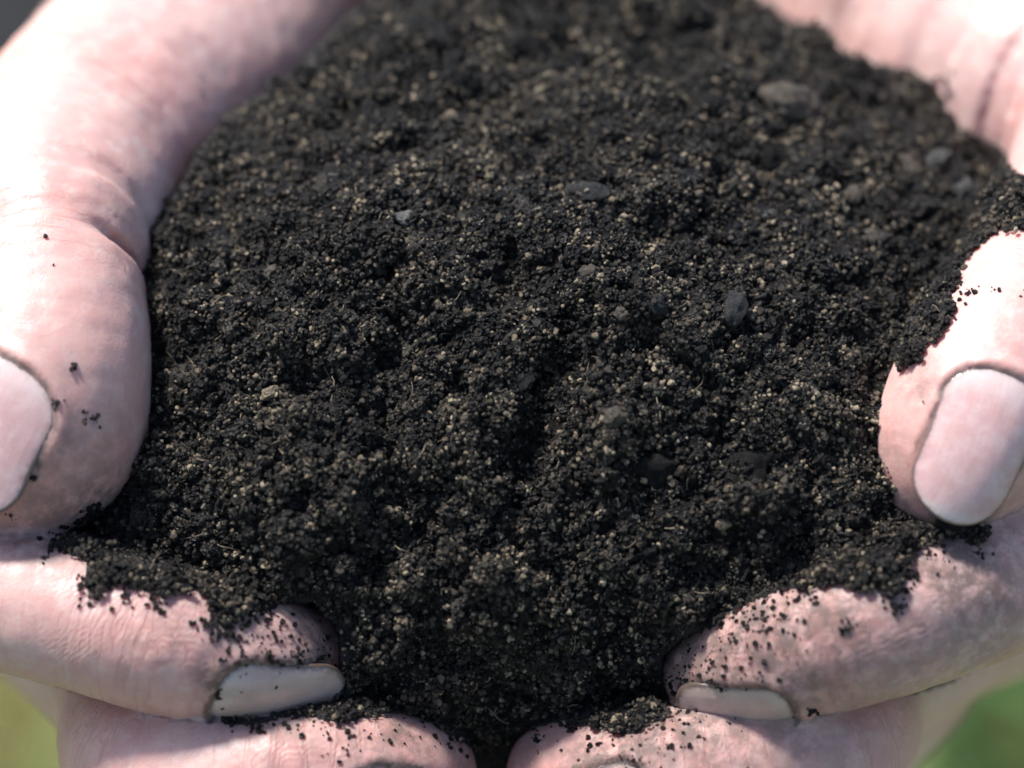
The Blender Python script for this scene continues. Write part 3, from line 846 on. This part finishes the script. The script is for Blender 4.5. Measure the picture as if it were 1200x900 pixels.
ids = np.full(GX.shape, -1); ids[keep] = np.arange(keep.sum())
BV = PA(GX, GY, SW - 0.75)[keep]
q = np.stack([ids[:-1, :-1], ids[:-1, 1:], ids[1:, 1:], ids[1:, :-1]], -1).reshape(-1, 4)
span = np.stack([SW[:-1, :-1], SW[:-1, 1:], SW[1:, 1:], SW[1:, :-1]], -1).reshape(-1, 4)
q = q[(q >= 0).all(1)]
q = q[:, ::-1]
soil, SORG = grain_object('soil_heap', BV, q, pts, siz, tin, SOILBASE)
tag(soil, 'heap of dark crumbly soil filling both cupped hands', 'soil', kind='stuff')

# thin roots and plant fibres lying in the soil
def tube(path, r, sides=5):
    path = np.asarray(path, float); n = len(path)
    T = np.gradient(path, axis=0); T /= np.maximum(np.linalg.norm(T, axis=1), 1e-9)[:, None]
    e = np.cross(T, nrm((0.3, 0.2, 1))); e /= np.maximum(np.linalg.norm(e, axis=1), 1e-9)[:, None]; f = np.cross(T, e)
    th = np.linspace(0, 2 * np.pi, sides, endpoint=False)
    rr = np.asarray(r) * np.ones(n)
    V = path[:, None] + rr[:, None, None] * (np.cos(th)[None, :, None] * e[:, None] + np.sin(th)[None, :, None] * f[:, None])
    F = [(i * sides + k, i * sides + (k + 1) % sides, (i + 1) * sides + (k + 1) % sides, (i + 1) * sides + k) for i in range(n - 1) for k in range(sides)]
    return V.reshape(-1, 3), np.array(F)
FV, FF, off = [], [], 0
def fibre_path(x, y, ln, a, curl, lift=0.3, n=9):
    t = np.linspace(0, 1, n); ang = a + curl * (t - 0.5) + 0.3 * np.sin(t * 5 + a * 3)
    dx = np.cumsum(np.cos(ang)) / n * ln * 10; dy = np.cumsum(np.sin(ang)) / n * ln * 10
    X = x + dx - dx.mean(); Y = y - dy + dy.mean()
    return PA(X, Y, soil_w(X, Y) + lift + 0.35 * np.sin(t * 6 + x))
for k in range(260):
    x = rng.uniform(150, 1130); y = rng.uniform(20, 860)
    if grid_at(SDn, np.array([x]), np.array([y]))[0] > -30: continue
    V, F = tube(fibre_path(x, y, rng.uniform(1.5, 5.5), rng.uniform(0, 6.28), rng.normal(0, 1.2), rng.uniform(0.0, 0.5)), rng.uniform(0.035, 0.085))
    FV.append(V); FF.append(F + off); off += len(V)
me = mesh_from('root_fibres', W(np.vstack(FV)) - SORG, np.vstack(FF))
fm = stone_material('root_fibre', (0.10, 0.075, 0.05), (0.26, 0.20, 0.13), 0.6, 0.6)
fo = link('root_fibres', me, fm, soil); tag(fo, 'fine pale root fibres threaded through the soil', kind='stuff')

# ------------------------------------------------------------------ pieces in the soil that can be told apart
MATS = {'grey': stone_material('grey_stone', (0.024, 0.023, 0.022), (0.06, 0.056, 0.05)),
        'dark': stone_material('dark_clod', (0.005, 0.0045, 0.0042), (0.013, 0.011, 0.010), 0.85, 1.2, 0.15),
        'brown': stone_material('brown_stone', (0.03, 0.023, 0.017), (0.10, 0.076, 0.05)),
        'tan': stone_material('tan_chip', (0.12, 0.09, 0.055), (0.25, 0.195, 0.125)),
        'pale': stone_material('pale_stone', (0.05, 0.05, 0.047), (0.13, 0.125, 0.11)),
        'blue': stone_material('slate_chip', (0.018, 0.0185, 0.019), (0.04, 0.039, 0.037), 0.8, 1.6, 0.2)}
def piece(name, x, y, rx, ry, rz, rot, mat, label, cat, seed, sink=0.2, flat=False, group='stones and chips in the soil'):
    bm = bmesh.new(); bmesh.ops.create_icosphere(bm, subdivisions=4, radius=1.0)
    V = np.array([v.co for v in bm.verts])
    F = [tuple(v.index for v in f.verts) for f in bm.faces]; bm.free()
    for _ in range(7):                                            # facets, as broken stone has
        nn = nrm(rng.normal(0, 1, 3)); lim = rng.uniform(0.55, 0.85)
        ex = V @ nn - lim; V = V - np.where(ex > 0, ex * 0.85, 0)[:, None] * nn
    V = V * (1 + 0.22 * fbm(V * 1.5, seed, 2) + 0.2 * fbm(V * 4, seed + 9, 3))[:, None]
    V = V * np.array([rx, ry, rz]) * 0.82
    h = 2.0
    w = lambda a, b: soil_w(np.array([a], float), np.array([b], float))[0]
    e = 18
    n = nrm((-(w(x + e, y) - w(x - e, y)) / (2 * e / 10), (w(x, y + e) - w(x, y - e)) / (2 * e / 10), 1.6))
    a = nrm(np.cross((0, 1, 0), n)); b = np.cross(n, a)
    c, s_ = math.cos(rot), math.sin(rot)
    R = np.stack([a * c + b * s_, -a * s_ + b * c, n])
    c0 = P(x, y, w(x, y)) + n * (rz * (0.35 - sink) + 0.2)
    me = mesh_from(name, (V @ R * 0.001) @ AX, F)
    o = link(name, me, MATS[mat], None, W(c0)); tag(o, label, cat, group)
    return o
r2 = math.radians
piece('stone', 925, 128, 4.6, 3.6, 3.0, r2(-20), 'brown', 'large rough brown stone near the upper right of the soil', 'stone', 1, 0.15)
piece('stone_flake', 690, 226, 3.0, 1.7, 0.8, r2(-10), 'blue', 'flat bluish grey stone flake above the middle of the heap', 'stone', 2, 0.0)
piece('stone', 474, 258, 1.3, 1.5, 1.0, r2(60), 'pale', 'small pale grey stone left of the bluish flake', 'stone', 3, 0.0)
piece('wood_chip', 612, 447, 2.1, 0.95, 0.6, r2(35), 'tan', 'tan plant chip standing out at the centre of the heap', 'wood chip', 4, -0.1)
piece('stone', 768, 358, 1.3, 1.6, 1.2, r2(80), 'blue', 'upright blue grey pebble beside a rounder brown pebble', 'pebble', 5, 0.0)
piece('stone', 727, 371, 1.4, 1.2, 1.1, r2(10), 'brown', 'rounded brown pebble left of the blue grey pebble', 'pebble', 6, 0.0)
piece('stone', 690, 322, 1.5, 1.4, 1.1, r2(40), 'brown', 'round brown crumb high in the middle right of the heap', 'pebble', 7, 0.1)
piece('soil_clod', 880, 545, 4.2, 3.4, 2.4, r2(20), 'dark', 'dark clod half buried left of the right thumb', 'clod', 8, 0.5)
piece('soil_clod', 772, 552, 3.3, 2.5, 2.0, r2(-25), 'dark', 'dark clod low on the slope under the brown patch', 'clod', 9, 0.5)
piece('stone', 612, 62, 3.2, 2.8, 2.2, r2(10), 'dark', 'dark lump near the top edge of the heap', 'clod', 10, 0.1)
piece('stone', 828, 130, 3.2, 2.4, 1.8, r2(0), 'dark', 'dark lump left of the large brown stone', 'clod', 11, 0.1)
piece('stone', 1062, 198, 1.5, 2.6, 1.2, r2(25), 'brown', 'narrow brown chip standing upright at the upper right', 'stone', 12, 0.0)
piece('stone', 1098, 190, 2.4, 1.4, 1.3, r2(30), 'grey', 'grey stone beside the narrow brown chip', 'stone', 13, 0.0)
piece('stone', 1128, 230, 1.9, 2.7, 1.6, r2(-15), 'grey', 'larger grey stone near the right edge of the heap', 'stone', 14, 0.1)
piece('stone', 998, 235, 1.5, 2.2, 1.2, r2(-20), 'brown', 'brown chip between the large stone and the grey stones', 'stone', 15, 0.0)
piece('stone', 1018, 280, 1.6, 1.4, 1.1, r2(0), 'brown', 'small reddish brown crumb right of the middle', 'pebble', 16, 0.1)
piece('soil_clod', 898, 185, 2.3, 3.0, 1.8, r2(40), 'dark', 'blackish clod below the large brown stone', 'clod', 17, 0.1)
piece('soil_clod', 860, 365, 1.8, 2.8, 1.6, r2(-25), 'blue', 'long slate coloured clod right of the pebbles', 'clod', 18, 0.15)
piece('stone', 484, 120, 0.8, 1.0, 0.7, r2(0), 'tan', 'tiny tan pebble at the upper left of the heap', 'pebble', 19, 0.0)
piece('stone', 527, 140, 1.1, 1.0, 0.8, r2(0), 'tan', 'small tan pebble right of the tiniest tan pebble', 'pebble', 20, 0.0)
piece('stone', 316, 322, 1.5, 1.2, 1.0, r2(20), 'brown', 'brown crumb on the left shoulder of the heap', 'pebble', 21, 0.1)
piece('stone', 318, 462, 1.5, 0.9, 0.8, r2(30), 'tan', 'tan chip on the left slope level with the thumb nail', 'stone', 22, 0.0)
piece('soil_clod', 1110, 615, 2.6, 1.6, 1.4, r2(10), 'dark', 'dark clod wedged under the right thumb tip', 'clod', 23, 0.2)
piece('stone', 722, 488, 1.6, 1.9, 1.2, r2(0), 'brown', 'brown crumbly stone right of the central hollow', 'stone', 24, 0.0)
piece('stone', 790, 344, 0.9, 0.7, 0.7, r2(0), 'tan', 'tiny tan pebble touching the blue grey pebble', 'pebble', 25, -0.1)
piece('stone', 848, 612, 1.2, 1.0, 0.9, r2(0), 'tan', 'tan pebble low on the right slope', 'pebble', 26, 0.0)

def straw(x, y, ln, a, r, label, curl=0.3):
    V, F = tube(fibre_path(x, y, ln, r2(a), curl, 0.8, 12), r, 6)
    c = W(V.mean(0)); me = mesh_from('straw', W(V) - c, F)
    o = link('straw', me, MATS['tan'], None, c); tag(o, label, 'straw', 'bits of straw on the soil')
straw(388, 264, 2.4, 8, 0.14, 'short straw bit lying level on the left shoulder of the heap')
straw(262, 640, 3.2, -30, 0.08, 'thin straw on the lower left slope by the thumb tip')
straw(640, 700, 3.6, 60, 0.08, 'thin upright straw low in the middle of the heap')

# ------------------------------------------------------------------ loose crumbs stuck to the skin
def crumbs_on(spots, name, label):
    p, r, t = [], [], []
    for x, y, spread, n, size in spots:
        for _ in range(int(n * 0.95)):
            xx = x + rng.normal(0, spread); yy = y + rng.normal(0, spread)
            h, nn = hand_front(xx, yy)
            if h is None: continue
            s = size * math.exp(rng.normal(-0.1, 0.55))
            s = min(s * 0.72, 0.30); p.append(np.array(h) + np.array(nn) * s * 0.45); r.append(s); t.append(np.clip(rng.normal(0.3, 0.15), 0, 0.85))
    o, _ = grain_object(name, np.zeros((0, 3)), np.zeros((0, 4), int), np.array(p), np.array(r), np.array(t), SOILBASE)
    tag(o, label, 'soil crumbs', kind='stuff')
crumbs_on([(87, 428, 3, 7, 0.26), (66, 476, 5, 12, 0.24), (107, 488, 6, 16, 0.26), (154, 122, 1, 2, 0.3), (236, 88, 1, 2, 0.3), (65, 310, 1, 2, 0.28), (52, 278, 2, 3, 0.2), (13, 282, 1, 2, 0.2), (102, 332, 1, 1, 0.14),
           (36, 560, 2, 3, 0.22), (12, 605, 3, 5, 0.2), (62, 643, 7, 22, 0.34), (100, 612, 7, 50, 0.34), (86, 624, 6, 40, 0.34), (112, 600, 5, 30, 0.34), (110, 690, 12, 40, 0.32), (150, 700, 10, 26, 0.28), (190, 706, 8, 22, 0.26), (255, 735, 12, 70, 0.32), (262, 715, 12, 50, 0.3), (310, 725, 14, 50, 0.28),
           (300, 770, 22, 40, 0.22), (360, 768, 18, 50, 0.24), (257, 812, 3, 10, 0.26), (262, 775, 3, 8, 0.2), (272, 846, 6, 20, 0.34), (300, 855, 4, 10, 0.4), (345, 838, 14, 40, 0.3), (410, 850, 20, 50, 0.3), (490, 850, 18, 30, 0.2), (530, 862, 12, 30, 0.26), (330, 752, 30, 40, 0.16), (285, 771, 4, 12, 0.2), (315, 768, 4, 14, 0.2), (345, 770, 4, 14, 0.22), (372, 774, 4, 14, 0.22), (392, 782, 4, 12, 0.2)],
          'soil_crumbs', 'loose soil crumbs stuck to the thumb and fingers of the left hand')
crumbs_on([(860, 740, 16, 30, 0.2), (890, 720, 14, 36, 0.24), (930, 705, 18, 50, 0.26), (990, 735, 5, 14, 0.28), (880, 745, 25, 36, 0.14), (820, 770, 18, 40, 0.14), (795, 800, 10, 50, 0.17), (840, 798, 16, 40, 0.18), (885, 790, 14, 24, 0.16), (1050, 705, 10, 30, 0.28), (1068, 675, 5, 16, 0.28),
           (1100, 640, 12, 30, 0.26), (1150, 640, 8, 14, 0.24), (950, 830, 4, 8, 0.24), (740, 855, 20, 34, 0.2), (800, 842, 14, 40, 0.26), (690, 860, 14, 40, 0.26), (630, 862, 12, 24, 0.22), (850, 850, 25, 14, 0.13), (760, 880, 20, 16, 0.15), (735, 884, 8, 14, 0.18),
           (1120, 335, 8, 24, 0.28), (1140, 342, 4, 8, 0.28), (1165, 340, 3, 5, 0.24), (1198, 345, 3, 5, 0.28), (1110, 360, 10, 26, 0.26), (1100, 95, 8, 14, 0.3), (1112, 108, 4, 8, 0.3), (1200, 235, 12, 30, 0.34), (1082, 510, 2, 4, 0.14), (1084, 470, 2, 4, 0.16), (1160, 478, 8, 3, 0.1), (1110, 540, 20, 4, 0.1)],
          'soil_crumbs', 'loose soil crumbs stuck to the thumb and fingers of the right hand')
